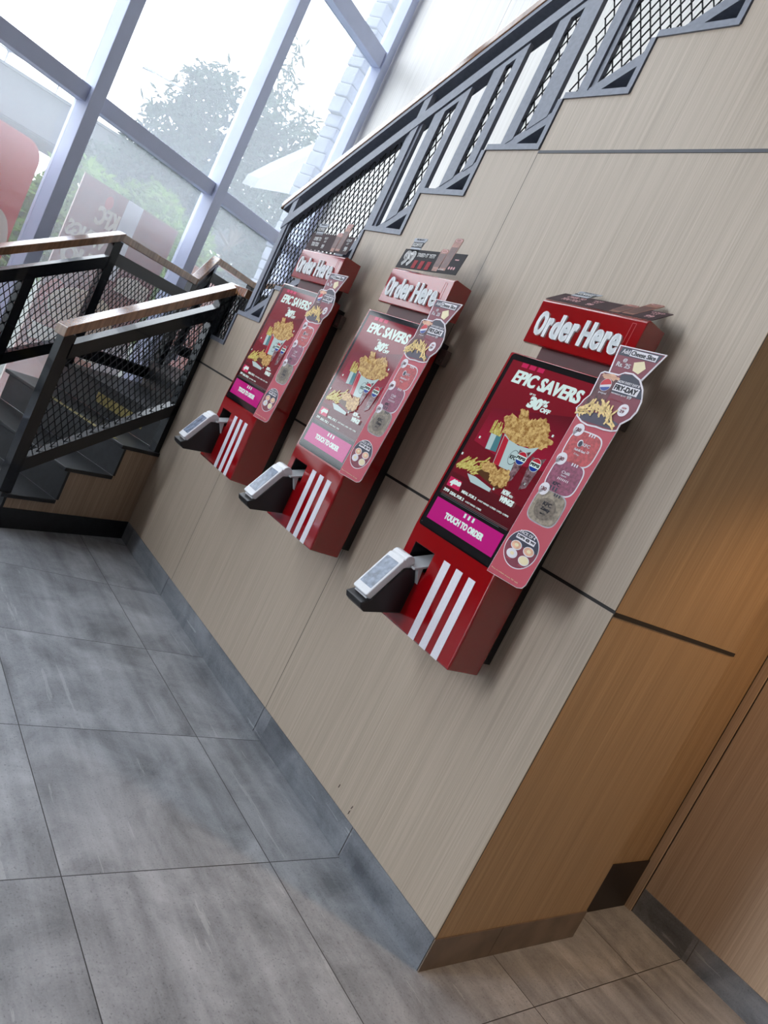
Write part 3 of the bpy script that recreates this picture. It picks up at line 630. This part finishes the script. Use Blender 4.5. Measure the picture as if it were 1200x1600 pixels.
# ------------------------------------------------------------------ order kiosks
KX = -.435; KO = V((KX, 0, .764))                                # the nearest kiosk; its panel is laid out in wall coordinates
kiosk = empty('order_kiosk', tuple(KO), 'red wall-mounted order kiosk nearest the wall corner, its topper card bent back flat', 'kiosk', 'red order kiosks on the wall')
def kb(mb, name, mat, parent=None, bevel=0): return mb.build(name, mat, parent or kiosk, bevel, KO)
def sub(parent, o):                                              # a sub-part shares its part's origin
    o.parent = parent; return o
FO = V((-.61, -.178, 1.055)); EX = V((1, 0, 0)); EV = V((0, .035, .58)).normalized()
# body: bevelled box with the slot for the card reader cut into its lower front
prof_k = [(-.04, .764), (-.1712, .764), (-.178, 1.055), (-.143, 1.637), (-.04, 1.637)]
mb = MB(); mb.prism([(-.61, y, z) for y, z in prof_k], (.36, 0, 0)); body = kb(mb, 'body', M_red)
mb = MB(); mb.box((-.575, -.30, .946), (-.487, -.09, 1.008)); cut = mb.build('cut', M_holder, None, 0, KO); cut.location = KO
body.data.materials.append(M_holder)
md = body.modifiers.new('slot', 'BOOLEAN'); md.operation = 'DIFFERENCE'; md.object = cut; md.solver = 'EXACT'; md.material_mode = 'TRANSFER'
bpy.context.view_layer.update()
me = bpy.data.meshes.new_from_object(body.evaluated_get(bpy.context.evaluated_depsgraph_get())); body.modifiers.clear(); body.data = me; bpy.data.objects.remove(cut)
md = body.modifiers.new('edge', 'BEVEL'); md.width = .006; md.segments = 3; md.limit_method = 'ANGLE'; md.angle_limit = math.radians(50)
mb = MB(); mb.box((-.59, -.04, .800), (-.262, .0, 1.62)); kb(mb, 'back_plate', M_plate)
mb = MB(); mb.box((-.262, -.03, 1.545), (-.222, -.006, 1.60)); mb.box((-.250, -.034, 1.553), (-.230, -.03, 1.565)); kb(mb, 'mounting_tab', M_tab, bevel=.002)
for i, x in enumerate((-.437, -.382, -.328)):
    e = V((0, -.0068, .291)).normalized(); o = V((x, -.1712 - .0004, .766)) ; mb = MB(); mb.prism([o, o + XV * .0285, o + XV * .0285 + e * .245, o + e * .245], (0, -.0007, 0)); kb(mb, 'white_stripe', M_white)
# touch screen
g = G(FO, EX, EV)
mb = MB(); NK = g.n
mb.prism([g.P(a, b, 0) - NK * .004 for a, b in rounded(.010, .006, .350, .578, .012)], NK * .0055); screen = kb(mb, 'touch_screen', M_glass_black)
g = G(FO + NK * .0016, EX, EV, .00035)
EM = .62
E_bg = glow('screen_dark_red', (44, 6, 12), .9, noise=((112, 14, 30), (.30, .80), 'g')); E_blk = glow('screen_black', (8, 7, 10), .8); E_pan = glow('screen_crimson', (150, 22, 52), .62, noise=((96, 14, 30), (.62, .75), 'g')); E_flo = glow('screen_floor_red', (120, 14, 34), .55)
E_wht = glow('screen_white', (226, 250, 248), EM); E_pnk = glow('screen_pink', (206, 40, 96), EM); E_mag = glow('screen_magenta', (188, 20, 128), EM * 1.05)
E_chk = glow('screen_fried_chicken', (232, 200, 132), .6, noise=((150, 106, 54), 110, 'n')); E_fry = glow('screen_fries', (228, 222, 136), .6, noise=((170, 150, 70), 120, 'n')); E_buc = glow('screen_bucket_white', (196, 222, 226), .55); E_str = glow('screen_bucket_red', (196, 40, 62), .55); E_teal = glow('screen_box_teal', (86, 146, 158), .5); E_glass = glow('screen_cola', (74, 34, 40), .5, noise=((170, 140, 150), 60, 'n')); E_blue = glow('screen_blue', (24, 60, 160), .55); E_brd = glow('screen_board', (96, 62, 34), .5); E_dk = glow('screen_ink', (20, 16, 20), .5)
g.rect(.014, .010, .346, .575, E_blk, 0); g.rect(.025, .094, .338, .560, E_bg, 1); g.rect(.025, .012, .338, .118, E_blk, 2)
g.poly([(.049, .406), (.330, .462), (.332, .30), (.046, .262)], E_pan, 2); g.poly([(.034, .300), (.332, .262), (.335, .190), (.030, .190)], E_flo, 3)
for a in (.068, .099, .131): g.rect(a, .546, a + .024, .559, E_pnk, 3)
g.text('EPIC SAVERS', .062, .496, .315, .536, E_wht, 4, .03, .12, fat=.0016)
g.text('UP TO', .150, .4785, .172, .4845, E_wht, 4, .03); g.text('30', .160, .443, .208, .478, E_wht, 4, .06, .1); g.text('%', .208, .459, .230, .478, E_wht, 4, .05); g.text('OFF', .212, .4435, .248, .457, E_wht, 4, .05, .1)
# bucket meal
g.poly([(.092, .344), (.135, .346), (.146, .294), (.102, .290)], E_teal, 4); g.poly([(.094, .343), (.116, .345), (.122, .293), (.103, .291)], E_buc, 5)
rr = random.Random(5)
for i in range(16): a = .084 + .0028 * i; g.bar((a + .004, .338), (a + rr.uniform(-.006, .006), .372 + rr.uniform(-.01, .008)), .0036, E_fry, 6)
g.rag([(.143, .348), (.109, .395), (.13, .409), (.16, .392), (.150, .43), (.178, .434), (.197, .408), (.215, .423), (.25, .43), (.282, .412), (.286, .387), (.312, .377), (.285, .352), (.242, .338), (.184, .336)], E_chk, 7, .005, 6, 2)
g.poly([(.143, .352), (.170, .340), (.209, .336), (.250, .340), (.277, .353), (.238, .262), (.158, .262)], E_buc, 8); g.poly([(.146, .347), (.168, .339), (.183, .262), (.160, .262)], E_str, 9)
g.ell(.214, .300, .016, .022, E_dk, 9, 20); g.ell(.214, .300, .0145, .0205, E_buc, 10, 20); g.text('KFC', .203, .294, .225, .306, E_dk, 11, .03)
for a0, a1 in (((.222, .328), (.262, .334)), ((.273, .325), (.319, .333))):
    w0 = a1[0] - a0[0]; g.poly([a0, (a0[0] + w0 * .5, a0[1] - .004), a1, (a1[0] - .012, a1[1] - .092), (a0[0] + .014, a0[1] - .098)], E_glass, 9)
    c = ((a0[0] + a1[0]) / 2, a1[1] - .027); g.ell(*c, .0185, .0195, E_wht, 10); g.ell(c[0], c[1], .0175, .0185, E_str, 11, 16, 2, .42, math.pi - .42); g.ell(c[0], c[1], .0175, .0185, E_blue, 11, 16, 2, math.pi + .42, 2 * math.pi - .42); g.text('PEPSI', c[0] - .0155, c[1] - .0045, c[0] + .0155, c[1] + .0045, E_dk, 12, .05)
for i in range(40):
    t = rr.random(); a = .034 + .100 * t; b = .236 - .02 * rr.random() + .035 * t * rr.random(); th = rr.uniform(.3, .9); g.bar((a, b - .012), (a + .034 * math.cos(th), b - .012 + .040 * math.sin(th)), .0048, E_fry, 9 + i % 4)
g.poly([(.12, .219), (.138, .238), (.246, .216), (.216, .201)], E_brd, 13); g.poly([(.092, .204), (.128, .206), (.202, .196), (.202, .186), (.120, .186)], E_buc, 13)
g.rag([(.124, .246), (.14, .262), (.17, .262), (.188, .25), (.18, .232), (.142, .228)], E_chk, 14, .004, 5, 8); g.rag([(.168, .236), (.2, .262), (.23, .262), (.247, .24), (.24, .215), (.2, .208), (.176, .218)], E_chk, 15, .004, 5, 9)
for a, b in ((.296, .392), (.06, .310), (.030, .246), (.294, .246), (.206, .196)): g.rect(a, b, a + .006, b + .007, E_wht, 9)
g.text('NOW', .243, .1975, .270, .2125, E_wht, 16, .05, .1); g.text('WITH', .271, .1985, .285, .2055, E_wht, 16, .03); g.text('WINGS', .246, .1770, .298, .1945, E_wht, 16, .05, .1)
g.poly([(.037, .146), (.094, .146), (.088, .175), (.036, .175)], E_pnk, 4); g.text('499', .044, .149, .088, .172, E_wht, 5, .06, .1); g.text('MEAL FOR 2', .105, .147, .168, .156, E_wht, 5, .04, .1)
g.text('4 HOT WINGS • 2 FRIES • 2 PCS • 2 PEPSI', .176, .149, .302, .154, E_wht, 5, .02)
g.text('399', .036, .128, .060, .138, E_wht, 5, .03); g.text('DEAL FOR 2', .066, .127, .128, .1365, E_wht, 5, .04, .1); g.text('4 HOT WINGS • 2 FRIES', .137, .128, .206, .133, E_wht, 5, .02)
E_gry = glow('screen_grey_rule', (130, 140, 146), .45)
for b in (.1215, .1175, .1135): g.rect(.036, b, .322 - (.03 if b < .115 else 0), b + .0009, E_gry, 5)
g.rect(.030, .034, .320, .104, E_mag, 4)
for a in (.160, .178, .196): g.rect(a, .088, a + .008, .101, E_wht, 5)
g.text('TOUCH TO ORDER', .094, .057, .262, .077, E_wht, 5, .05)
g.rect(.020, .016, .0225, .0182, E_gry, 5)
o = g.build('screen_picture', screen, KO)
# lit-up sign box
mb = MB(); mb.prism([(-.602, -.13, 1.678), (-.602, -.13, 1.806), (-.602, -.120, 1.815), (-.602, -.045, 1.815), (-.602, -.045, 1.69), (-.602, -.12, 1.676)], (.372, 0, 0)); sign = kb(mb, 'sign_box', M_red, bevel=.002)
mb = MB(); mb.box((-.535, -.115, 1.63), (-.275, -.045, 1.69)); kb(mb, 'sign_neck', M_darkred)
g = G(V((-.602, -.1365, 1.678)), XV, ZV); ca = .022
for ch, wd, hh in (('O', .039, 1), ('r', .023, .79), ('d', .035, 1), ('e', .034, .79), ('r', .023, .79), (' ', .012, 0), ('H', .042, 1), ('e', .034, .79), ('r', .023, .79), ('e', .034, .79)):
    if ch != ' ': g.raised(ch, ca + .0026, .024, ca + wd - .0026, .024 + .074 * hh, M_letter, .0064, .028, .0022)
    ca += wd + .0008
g.k = 1; g.build('lettering', sign, KO)
M_edge = plain('fine_red_edge', (206, 80, 84), .3); mb = MB()
for x0, x1, z0, z1 in ((.330, .342, .035, .118),):
    mb.box((-.602 + x0, -.1306, 1.678 + z0), (-.602 + x0 + .001, -.13, 1.678 + z1)); mb.box((-.602 + x1, -.1306, 1.678 + z0), (-.602 + x1 + .001, -.13, 1.678 + z1)); mb.box((-.602 + x0, -.1306, 1.678 + z1), (-.602 + x1 + .001, -.13, 1.678 + z1 + .001))
kb(mb, 'sign_panel_joint', M_edge, sign)
# promotional board along the right edge of the screen
I_pink = plain('card_coral', (184, 70, 86), .4, 0, .01); I_wht = plain('card_white', (226, 222, 228), .4, 0, .01); I_navy = plain('card_navy', (44, 46, 66), .4, 0, .02); I_mar = plain('card_maroon', (126, 48, 66), .4, 0, .05, 20); I_fry = plain('card_fries', (236, 206, 140), .5, 0, .2, 140); I_ink = plain('card_ink', (34, 32, 44), .4); I_coral2 = plain('card_dip_red', (180, 74, 78), .4, 0, .25, 120); I_plum = plain('card_dip_plum', (138, 70, 96), .4, 0, .3, 120); I_olive = plain('card_dip_grey', (140, 128, 112), .4, 0, .35, 90); I_chs = plain('card_cheese', (232, 218, 178), .4, 0, .03); I_cola = plain('card_cola', (92, 50, 56), .4, 0, .5, 70); I_red = plain('card_red', (196, 36, 48), .4); I_blue = plain('card_blue', (50, 74, 150), .4); I_dip = plain('card_dip_peach', (226, 176, 146), .4, 0, .15, 60); I_box = plain('card_tray', (70, 66, 84), .4)
strip = [(.332, .0), (.443, .004), (.458, .010), (.464, .022), (.470, .47), (.334, .47)]
head = [(.336, .593), (.345, .600), (.390, .602), (.404, .612), (.428, .614), (.456, .604), (.478, .582), (.492, .552), (.495, .527), (.489, .504), (.471, .483), (.471, .464), (.455, .458), (.432, .455), (.409, .455), (.381, .452), (.358, .456), (.338, .466), (.322, .486), (.328, .500), (.330, .512), (.340, .530), (.338, .560)]
chz = [(.344, .677), (.487, .680), (.458, .598), (.356, .596)]
g = G(FO + NK * .004, EX, EV, .0004); mb = MB(); mb.prism([g.P(a, b, 0) for a, b in strip], NK * .002); promo = kb(mb, 'promo_board', I_wht)
g2 = G(FO + NK * .0062, EX, EV, .0004)
mb = MB(); mb.prism([g.P(a, b, 0) - NK * .0005 for a, b in chz], NK * .0022); sub(promo, kb(mb, 'cheese_card', I_wht, promo)); mb = MB(); mb.prism([g.P(a, b, 0) + NK * .0018 for a, b in head], NK * .0022); sub(promo, kb(mb, 'fries_card', I_wht, promo))
def inset(pts, k=.93):
    ca = sum(p[0] for p in pts) / len(pts); cb = sum(p[1] for p in pts) / len(pts); out = []
    for a, b in pts:
        d = math.hypot(a - ca, b - cb); q = (d - k) / d; out.append((ca + (a - ca) * q, cb + (b - cb) * q))
    return out
g = g2; g.poly([(.333, .001), (.4425, .005), (.457, .011), (.463, .023), (.469, .469), (.335, .469)], I_pink, 0)
h5 = inset(head, .0045); K5 = -1
g.poly(inset(chz, .0055), I_mar, 0); 
g.poly([(.357, .6735), (.478, .6755), (.470, .6535), (.355, .651)], I_navy, 1); g.text('Add', .362, .657, .385, .669, I_wht, 2, .02); g.rect(.388, .6545, .467, .6715, I_wht, 2); g.text('Cheese Slice', .391, .657, .464, .6695, I_ink, 3, .02); g.text('@', .379, .635, .391, .646, I_wht, 2, .01); g.text('Rs. 25', .366, .621, .408, .634, I_wht, 2, .03); g.poly([(.412, .641), (.438, .650), (.452, .633), (.440, .615), (.420, .620)], I_chs, 2)
H = 6
g.poly(h5, I_mar, H); g.poly([(.398, .604), (.428, .609), (.453, .600), (.474, .579), (.487, .556), (.397, .552)], I_navy, H + 1)
g.poly([(.344, .594), (.385, .597), (.399, .590), (.395, .50), (.338, .50), (.345, .535), (.342, .560)], I_cola, H + 1); g.rag([(.344, .594), (.385, .597), (.400, .589), (.385, .582), (.346, .584)], I_dip, H + 2, .003, 4, 4)
g.ell(.371, .566, .0165, .0175, I_wht, H + 2); g.ell(.371, .566, .0155, .0165, I_red, H + 3, 14, 2, .35, math.pi + .25); g.ell(.371, .566, .0155, .0165, I_blue, H + 3, 14, 2, math.pi + .65, 2 * math.pi - .1); g.text('pepsi', .362, .540, .386, .547, I_wht, H + 2, .01)
g.text('NOW EVERY DAY IS', .399, .5815, .466, .5885, I_wht, H + 2, .03); g.rect(.396, .5585, .471, .579, I_wht, H + 2); g.text('FRY-DAY', .399, .5615, .468, .576, I_ink, H + 3, .04); g.text('WEDNESDAY @ JUST', .398, .549, .444, .554, I_wht, H + 2, .02); g.text('99', .447, .5475, .460, .5565, I_wht, H + 2, .04); g.text('FRIES + PEPSI', .404, .534, .440, .538, I_pink, H + 2, .0)
g.ell(.457, .518, .0155, .0165, I_wht, H + 2); g.text('APP', .450, .521, .464, .526, I_pink, H + 3, .02); g.text('29', .449, .510, .462, .518, I_mar, H + 3, .03)
g.poly([(.330, .486), (.342, .468), (.360, .461), (.452, .464), (.466, .482), (.420, .492)], I_box, H + 1)
rr = random.Random(9)
for i in range(46):
    t = rr.random(); a = .338 + .112 * t; b = .478 + .03 * math.sin(t * 3.1) + rr.uniform(-.012, .016); th = rr.uniform(-.6, .6) + (math.pi / 2 if rr.random() < .4 else .4 - 1.3 * t); L_ = rr.uniform(.02, .036)
    p0 = (max(.330, min(.462, a - L_ / 2 * math.cos(th))), max(.464, min(.528, b - L_ / 2 * math.sin(th)))); p1 = (max(.330, min(.464, a + L_ / 2 * math.cos(th))), max(.464, min(.532, b + L_ / 2 * math.sin(th)))); g.bar(p0, p1, .0048, I_fry, H + 3 + i % 4)
def dip(a, b, mat, seed):
    g.ell(a, b, .052, .047, I_wht, 1, 36, 3.6); g.ell(a, b, .0485, .0435, mat, 2, 36, 3.6)
    g.poly([(a - .030, b + .047), (a - .047, b + .022), (a - .052, b + .040)], I_wht, 3); g.ell(a - .037, b + .043, .0165, .0175, I_wht, 3); g.text('30', a - .044, b + .038, a - .029, b + .048, I_mar, 4, .02); g.text("'", a - .048, b + .042, a - .046, b + .047, I_mar, 4)
    for i in range(3): g.rect(a + .001 + i * .008, b + .036, a + .005 + i * .008, b + .044, I_wht if seed != 3 else I_navy, 4)
dip(.403, .392, I_coral2, 1); g.ell(.392, .404, .008, .010, I_wht, 3); g.ell(.393, .403, .006, .008, I_navy, 4); g.text('KFC', .400, .399, .424, .408, I_wht, 3, .03); g.text('Nashville Ranch', .384, .383, .420, .390, I_wht, 3, .01); g.text('Dip', .390, .371, .408, .377, I_wht, 3, .01); g.rect(.424, .386, .430, .392, I_wht, 3); g.rect(.4252, .3872, .4288, .3908, I_coral2, 4)
dip(.401, .307, I_plum, 2); g.text('Chilli', .386, .316, .412, .324, I_wht, 3, .01); g.text('Sauce', .388, .309, .406, .314, I_wht, 3, .01)
for i in range(7): g.rect(.384 + i * .0055, .298, .386 + i * .0055, .304, I_wht, 3)
g.text('KFC', .378, .280, .402, .290, I_navy, 3, .04)
for i in range(3): g.rect(.376 + i * .010, .266, .381 + i * .010, .277, I_navy, 3)
g.ell(.400, .218, .052, .047, I_wht, 1, 36, 3.6); dip(.400, .218, I_olive, 3); g.ell(.398, .214, .034, .030, plain('card_dip_inner', (112, 100, 88), .4, 0, .3, 140), 3); g.text('KFC', .384, .222, .412, .233, I_ink, 4, .03); g.text('Zesty', .384, .207, .416, .219, I_ink, 4, .05); g.text('MAYO', .390, .198, .408, .203, I_ink, 4, .02)
g.ell(.396, .094, .0555, .0525, I_wht, 1, 44); g.ell(.396, .094, .0530, .0500, I_mar, 2, 44); g.ell(.396, .094, .0530, .0500, I_navy, 3, 24, 2, .15, math.pi - .15)
g.text('PACK OF 4', .366, .131, .420, .140, I_wht, 4, .03); g.rect(.362, .1155, .428, .1285, I_wht, 4); g.text('DIPS @ 90', .365, .1178, .425, .1265, I_ink, 5, .03)
for a, b, m_ in ((.371, .098, I_dip), (.416, .098, I_dip), (.371, .074, I_wht), (.416, .072, I_chs)):
    g.ell(a + .006, b, .0185, .0125, I_wht, 5); g.ell(a + .006, b + .0004, .0162, .0104, m_, 6); g.ell(a + .007, b + .0008, .007, .0045, I_chs, 7); g.rect(a - .004, b - .0165, a + .012, b - .0145, I_pink, 4)
g.text('*Prices are exclusive of taxes. T&C apply', .338, .0135, .440, .0178, I_chs, 1, .0)
sub(promo, g.build('promo_print', promo, KO))
# card reader on its bracket
mb = MB(); mb.prism([(-.588, y, z) for y, z in ((-.306, .780), (-.160, .804), (-.168, .920), (-.194, .946), (-.236, .936), (-.300, .822), (-.330, .806), (-.322, .790))], (.084, 0, 0)); hold = kb(mb, 'card_reader_holder', M_holder, bevel=.003)
mb = MB(); mb.prism([(-.560, -.215, .950), (-.560, -.10, .992), (-.560, -.10, .986), (-.560, -.215, .944)], (.070, 0, 0)); mb.prism([(-.505, -.20, .948), (-.505, -.176, .905), (-.505, -.183, .955)], (.014, 0, 0)); kb(mb, 'reader_bracket', M_bracket)
ta = V((0, -.318, .826)); tb = V((0, -.243, .958)); te = (tb - ta).normalized(); tn = V((0, -te.z, te.y)); ln = (tb - ta).length
g = G(V((-.583, ta.y, ta.z)), XV, te); mb = MB(); mb.prism([g.P(a, b, 0) - g.n * .022 for a, b in rounded(0, 0, .074, ln, .008)], g.n * .026); ter = kb(mb, 'card_terminal', M_pos, hold, .003)
mb = MB(); mb.tube(V((-.581, tb.y + .020, tb.z - .004)), V((-.511, tb.y + .020, tb.z - .004)), .021, n=20); kb(mb, 'paper_roll_cover', M_pos, hold, .003)
g = G(V((-.583, ta.y, ta.z)) + g.n * .0046, XV, te); g.poly(rounded(.008, .024, .066, ln - .018, .003), M_posscr, 0); g.build('terminal_display', hold, KO)
g = G(V((-.583, ta.y, ta.z)) + g.n * .0044, XV, te); mb = MB(); mb.obox(g.P(.006, -.004, 0) - g.n * .020, XV * .062, te * .005, g.n * .006); kb(mb, 'card_slot', M_bracket, hold)

# topper cards are different on each kiosk
T_blk = plain('topper_black', (30, 26, 32), .75, 0, .05, 40); T_mar = plain('topper_maroon', (58, 36, 40), .75, 0, .1, 40); T_red = plain('topper_red', (150, 36, 46), .75); T_wht = plain('topper_white', (222, 222, 222), .75); T_cof = plain('topper_coffee', (150, 100, 84), .45, 0, .25, 60); T_cofd = plain('topper_coffee_dark', (92, 54, 48), .45, 0, .2, 60); T_pnk = plain('topper_pink', (214, 168, 170), .75); T_grey = plain('topper_grey', (176, 180, 188), .75)
def topper(root, o, ex, ey, base, style, lab):
    g = G(o, ex, ey, .0005); par = None
    outline = [(0, 0), (.376, 0), (.380, .078), (.002, .078)]
    mb = MB(); mb.prism([g.P(a, b, 0) for a, b in outline], -g.n * .0018); par = mb.build('topper_card', base, root, 0, KO); par['label'] = lab
    # cut-out shapes that stand above the card
    h = G(o, ex, ey, .0005); h.mb.prism([h.P(a, b, 0) for a, b in [(.030, .07), (.026, .112), (.020, .114), (.022, .124), (.104, .124), (.106, .114), (.100, .112), (.094, .07)]], -h.n * .0016, h.m(T_grey))
    h.rect(.029, .086, .097, .108, T_blk, 1); h.text('KOFFEE', .033, .089, .093, .105, T_wht, 2, .04); h.text('FROM KFC', .040, .115, .090, .122, T_blk, 1, .01); h.build('coffee_sign', par, KO)
    for (pts, a0, a1, top, rim) in (([(.232, .004), (.224, .082), (.230, .090), (.262, .090), (.268, .082), (.262, .004)], .228, .265, .072, (.246, .082)), ([(.270, .01), (.268, .128), (.276, .134), (.308, .134), (.314, .128), (.306, .01)], .272, .309, .10, (.291, .126))):
        h = G(o, ex, ey, .0005); h.mb.prism([h.P(a, b, 0) + h.n * .0003 for a, b in pts], -h.n * .0016, h.m(T_cof)); h.poly([(a0, .02), (a0 - .001, top), (a1, top), (a1 - .004, .02)], T_cofd, 1); h.ell(*rim, .018, .006, T_pnk, 1); h.ell(*rim, .014, .004, T_cof, 2); h.build('coffee_cup', par, KO)
    if style == 2:
        g.text('99', .020, .010, .088, .072, T_wht, 2, .05); g.text('TRIED IT YET?', .098, .050, .210, .066, T_wht, 2, .03)
        for i in range(3): g.rect(.100 + .042 * i, .004, .124 + .042 * i, .036, T_red, 2)
        g.text("KAFFE MOCHA", .266, .010, .300, .015, T_wht, 3, 0); g.rect(.330, .052, .352, .056, T_pnk, 2)
        for i in range(3): g.ell(.322 + .014 * i, .022, .005, .006, T_pnk, 2)
    else:
        col = T_wht if style == 1 else T_pnk
        for block in ((('OVER TO', .040, .042, .106, .060), ('YOU TOO', .040, .016, .106, .036)), (('HOT', .134, .052, .164, .064), ('AT', .140, .038, .160, .048), ('99', .138, .010, .160, .030)), (('COLD', .326, .056, .366, .068), ('AT', .336, .042, .356, .052), ('99', .336, .012, .360, .034))):
            h = G(o, ex, ey, .0005)
            for t_ in block: h.text(*t_, col, 2, .03)
            h.build('topper_print', par, KO)
        return
    g.build('topper_print', par, KO)
TOPZ = 1.8155
# copies for the middle and the farthest kiosk (parts and sub-parts)
def copy_kiosk(dx, label):
    r = kiosk.copy(); COL.objects.link(r); r.location = kiosk.location + V((dx, 0, 0)); r['label'] = label
    for ch in list(kiosk.children):
        c = ch.copy(); COL.objects.link(c); c.parent = r
        for gc in ch.children:
            d = gc.copy(); COL.objects.link(d); d.parent = c
    return r
k2 = copy_kiosk(-.787, 'middle red wall-mounted order kiosk, its topper card standing up with a large white 99')
k1 = copy_kiosk(-1.512, 'red wall-mounted order kiosk farthest along the wall, beside the black stair railing')
topper(kiosk, V((-.604, -.122, TOPZ + .001)), XV, V((0, .80, .60)), T_mar, 3, 'topper card bent back almost flat')
topper(k2, V((-.602, -.124, TOPZ)), V((.997, -.05, .02)), V((0, .10, .99)), T_blk, 2, 'upright topper card with a large 99')
topper(k1, V((-.602, -.124, TOPZ)), V((.998, -.03, .01)), V((0, .06, .99)), T_mar, 1, 'upright topper card with pale lettering')
